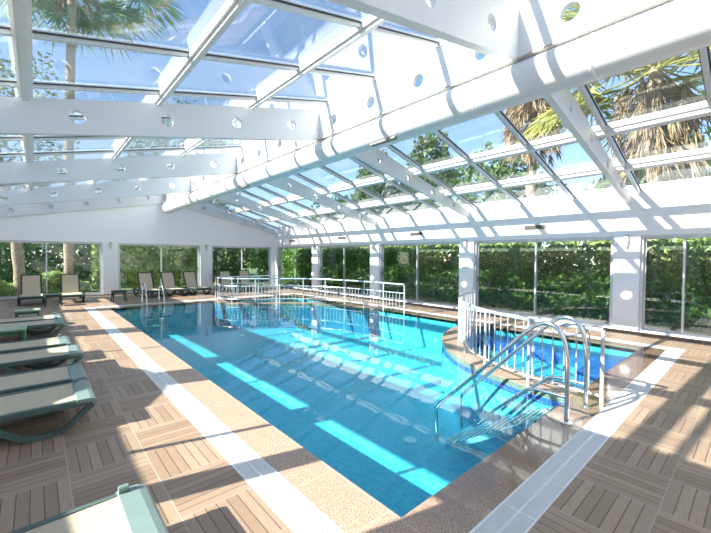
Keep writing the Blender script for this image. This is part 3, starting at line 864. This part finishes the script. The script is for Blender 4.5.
# hedge outside the right wall
pts = shell_box(30000, 11.75, 12.5, -3.6, 24, 0, 2.15); 
pts[:, 0] += .25*np.sin(pts[:, 1]*1.7)+.12*np.sin(pts[:, 2]*5+pts[:, 1]*3)
tag(leaf_mesh('hedge', pts, .085, 'hedge'), 'long clipped green hedge outside the right hand windows', 'hedge', kind='stuff')
pts = shell_box(30000, 12.9, 13.9, -6, 30, .8, 4.0)
pts[:, 0] += .4*np.sin(pts[:, 1]*.9); pts = pts[pts[:, 2] < 2.9+.6*np.sin(pts[:, 1]*.8)+.4*np.sin(pts[:, 1]*2.3)]
tag(leaf_mesh('shrubbery', pts, .12, 'ivy'), 'loose light green shrubs rising behind the clipped hedge', 'shrubs', kind='stuff')
# unseen wall outside the left windows, sized to shade the low sun
m = MB(); m.box(-3.2, -3.0, -6, 20, -.02, 2.15); m.box(-3.25, -2.95, -6, 20, 2.15, 2.2)
S(m.build('shade_wall', 'render'))
pts = shell_box(26000, -9, 12, 26.5, 27.5, 0, 3.6); pts[:, 2] *= .85+.15*np.sin(pts[:, 0]*1.3)
tag(leaf_mesh('hedge', pts, .14, 'hedge'), 'dark tall hedge in the distance behind the palm trunks, outside the far windows', 'hedge', kind='stuff')
# ivy behind the far wall, centre window
pts = shell_box(16000, 2.0, 7.2, YF+2.0, YF+2.5, .1, 3.4); pts[:, 1] += .15*np.sin(pts[:, 0]*6)*np.sin(pts[:, 2]*4)
tag(leaf_mesh('ivy_screen', pts, .10, 'ivy'), 'sunlit ivy screen hanging outside the middle far window', 'ivy', kind='stuff')
pts = shell_box(9000, -4, 1.9, YF+2.2, YF+3.2, 0, .95); pts[:, 2] *= (.7+.3*np.sin(pts[:, 0]*2.5))
tag(leaf_mesh('garden_bed', pts, .10, 'ivy'), 'low leafy bed outside the left far window', 'plants', kind='stuff')

def tree(name, loc, h, cr, mat, label, n=5000, squash=1.2, ls=.16, trunk=.16, cat='tree', group=None):
    root = empty(name, loc)
    m = MB(); m.tube([(0, 0, -.05), (.05, .02, h*.3), (.0, .08, h*.6), (.05, 0, h*.9)], [trunk, trunk*.8, trunk*.6, trunk*.3], 8)
    for k in range(5):
        a = k*1.3; m.tube([(0, 0, h*.45+.1*k), (math.cos(a)*cr*.6, math.sin(a)*cr*.6, h*.7+.2*k)], [trunk*.4, trunk*.15], 6)
    m.build('trunk', 'bark', root, smooth=True)
    d = rng.normal(size=(n, 3)); d /= np.linalg.norm(d, axis=1)[:, None]
    rad = cr*(.55+.45*rng.random(n)**.5)*(1+.22*np.sin(d[:, 0]*7+h)*np.sin(d[:, 2]*6)+.12*np.sin(d[:, 1]*11))
    c = d*rad[:, None]; c[:, 2] = c[:, 2]*squash + h - cr*squash*.35
    leaf_mesh('foliage', c[c[:, 2] > .5], ls, mat, root)
    return tag(root, label, cat, group)
TRG = 'broadleaf trees beyond the windows'
tree('garden_tree', (17.2, 8.9, 0), 5.0, 2.6, 'tree', 'broad dark tree behind the hedge outside the third right window', 6000, group=TRG)
tree('garden_tree', (17.0, 14.8, 0), 4.6, 2.5, 'tree', 'bushy tree outside behind the far railing', 6000, group=TRG)
tree('garden_tree', (16.6, 20.5, 0), 4.2, 2.3, 'hedge', 'dark tree outside the window nearest the far corner', 5000, group=TRG)
tree('garden_tree', (8.9, 24.4, 0), 3.6, 2.3, 'tree', 'dark tree outside the rightmost far window', 6000, group=TRG)
tree('garden_tree', (17.6, 2.6, 0), 4.2, 2.2, 'hedge', 'round tree outside the window at the right edge', 5000, group=TRG)
tree('garden_tree', (-3.0, 33.5, 0), 12.0, 5.0, 'tree', 'tall tree beyond the far wall on the left, added to grey the low roof panes', 6000, group=TRG)  # trees added to grey the low roof panes, standing in for reflections
tree('garden_tree', (9.5, 34.5, 0), 11.0, 4.6, 'tree', 'tree added beyond the far wall behind the ivy screen', 6000, group=TRG)
tree('conifer', (26, 19.5, 0), 10.0, 2.0, 'tree', 'tall conifer seen through the right roof panes beyond the duct', 6000, 2.0, .2, group=None)
tree('conifer', (27, 27.5, 0), 10.0, 2.0, 'tree', 'distant pointed tree seen through the right roof panes near the middle', 5000, 2.0, .2, group=None)

def palm(loc, h, lean, n_green, n_dry, gmat, label, R=2.0, dry_len=1.5, seed=0):
    rd = random.Random(seed); root = empty('palm_tree', loc)
    m = MB(); P = []; Rr = []
    nseg = 22
    for i in range(nseg+1):
        t_ = i/nseg; P.append((lean[0]*t_*t_, lean[1]*t_*t_, -.05+(h+.05)*t_)); Rr.append((.21 if i % 2 else .185)*(1-.15*t_))
    m.tube(P, Rr, 12); m.build('trunk', 'bark', root, smooth=True)
    cx, cy = lean; vs = []; fs = []
    def blade(m, a, b, wd):
        a = Vector(a); b = Vector(b); t_ = (b-a); sd = t_.cross(Vector((rd.uniform(-1,1), rd.uniform(-1,1), rd.uniform(.2,1)))).normalized()*wd
        mid = a+t_*.35
        m.add([a, mid+sd, b, mid-sd], [(0,1,2,3)])
    g = MB()
    for k in range(n_green):
        az = k*2.39996; el = math.radians(rd.uniform(-25, 75)); L = R*rd.uniform(.45, .6)
        d = Vector((math.cos(az)*math.cos(el), math.sin(az)*math.cos(el), math.sin(el)))
        o = Vector((cx, cy, h)); hub = o+d*L
        g.tube([o, hub], [.022, .014], 5)
        side = d.cross(Vector((0,0,1))).normalized(); upv = side.cross(d)
        for q in range(26):                             # fan of narrow leaflets with drooping tips
            th = math.radians(-115+230*q/25)
            e = (d*math.cos(th)+side*math.sin(th)*.95+upv*.12).normalized()
            tl = R*.5*rd.uniform(.8, 1.05)*(1-.25*abs(th)/2)
            midp = hub+e*tl*.65; tip = midp+e*tl*.3+Vector((0,0,-.28*tl*rd.uniform(.5, 1.4)))
            blade(g, hub, midp, .013*R); blade(g, hub+e*tl*.45, tip, .010*R)
    g.build('green_fronds', gmat, root)
    g = MB()
    for k in range(n_dry):
        az = rd.uniform(0, 6.283); z0 = h-.1-rd.uniform(0, dry_len*.7); r0 = rd.uniform(.15, .35)
        o = Vector((cx+math.cos(az)*r0, cy+math.sin(az)*r0, z0))
        hub = o+Vector((math.cos(az)*rd.uniform(.2, .7), math.sin(az)*rd.uniform(.2, .7), -rd.uniform(.1, .5)))
        g.tube([o, hub], [.014, .01], 4)
        for q in range(14):
            e = Vector((math.cos(az)+rd.uniform(-.6, .6), math.sin(az)+rd.uniform(-.6, .6), -rd.uniform(1.5, 5))).normalized()
            blade(g, hub, hub+e*rd.uniform(.35, .8), .022)
    g.build('dry_fronds', 'straw', root)
    return tag(root, label, 'palm tree', 'fan palms standing outside')
palm((13.6, 2.2, 0), 7.3, (0, 0), 70, 260, 'palmyellow', 'yellow-green fan palm above the right roof, its dry skirt hanging at the upper right', 4.2, 3.4, 1)
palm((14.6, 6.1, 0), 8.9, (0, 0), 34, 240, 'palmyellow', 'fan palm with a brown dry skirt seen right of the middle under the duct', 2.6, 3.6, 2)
palm((1.15, 21.2, 0), 15.0, (.3, .2), 64, 60, 'palm', 'tall fan palm whose crown shows through the top left roof panes', 5.2, 1.6, 3)
palm((-.5, 21.0, 0), 12.5, (-3.0, .4), 32, 60, 'palm', 'fan palm with its pale trunk at the left edge outside the far window', 2.6, 1.6, 4)

# unseen parasol, added to cast the curved shade on the left deck
def parasol(loc, R, h, label):
    root = empty('parasol', loc)
    m = MB(); m.tube([(0, 0, 0), (0, 0, h+.5)], .025, 8); m.build('pole', 'alu', root, smooth=True)
    m = MB(); m.bbox(-.3, .3, -.3, .3, 0, .08, .01); m.build('base', 'paving', root)
    m = MB(); n = 16; vs = [(0, 0, h+.42)]; 
    for rr_, zz in ((.5, h+.24), (1.0, h)):
        vs += [(R*rr_*math.cos(2*math.pi*k/n), R*rr_*math.sin(2*math.pi*k/n), zz) for k in range(n)]
    vs += [(R*.99*math.cos(2*math.pi*k/n), R*.99*math.sin(2*math.pi*k/n), h-.14) for k in range(n)]
    fs = [(0, 1+k, 1+(k+1) % n) for k in range(n)]+[(1+k, 1+n+k, 1+n+(k+1) % n, 1+(k+1) % n) for k in range(n)]+[(1+n+k, 1+2*n+k, 1+2*n+(k+1) % n, 1+n+(k+1) % n) for k in range(n)]
    m.add(vs, fs); m.build('canopy', 'canvas', root)
    return tag(root, label, 'parasol')
parasol((-4.6, 6.75, 0), 1.35, 2.85, 'white parasol added unseen outside the left wall to shade the nearest loungers')
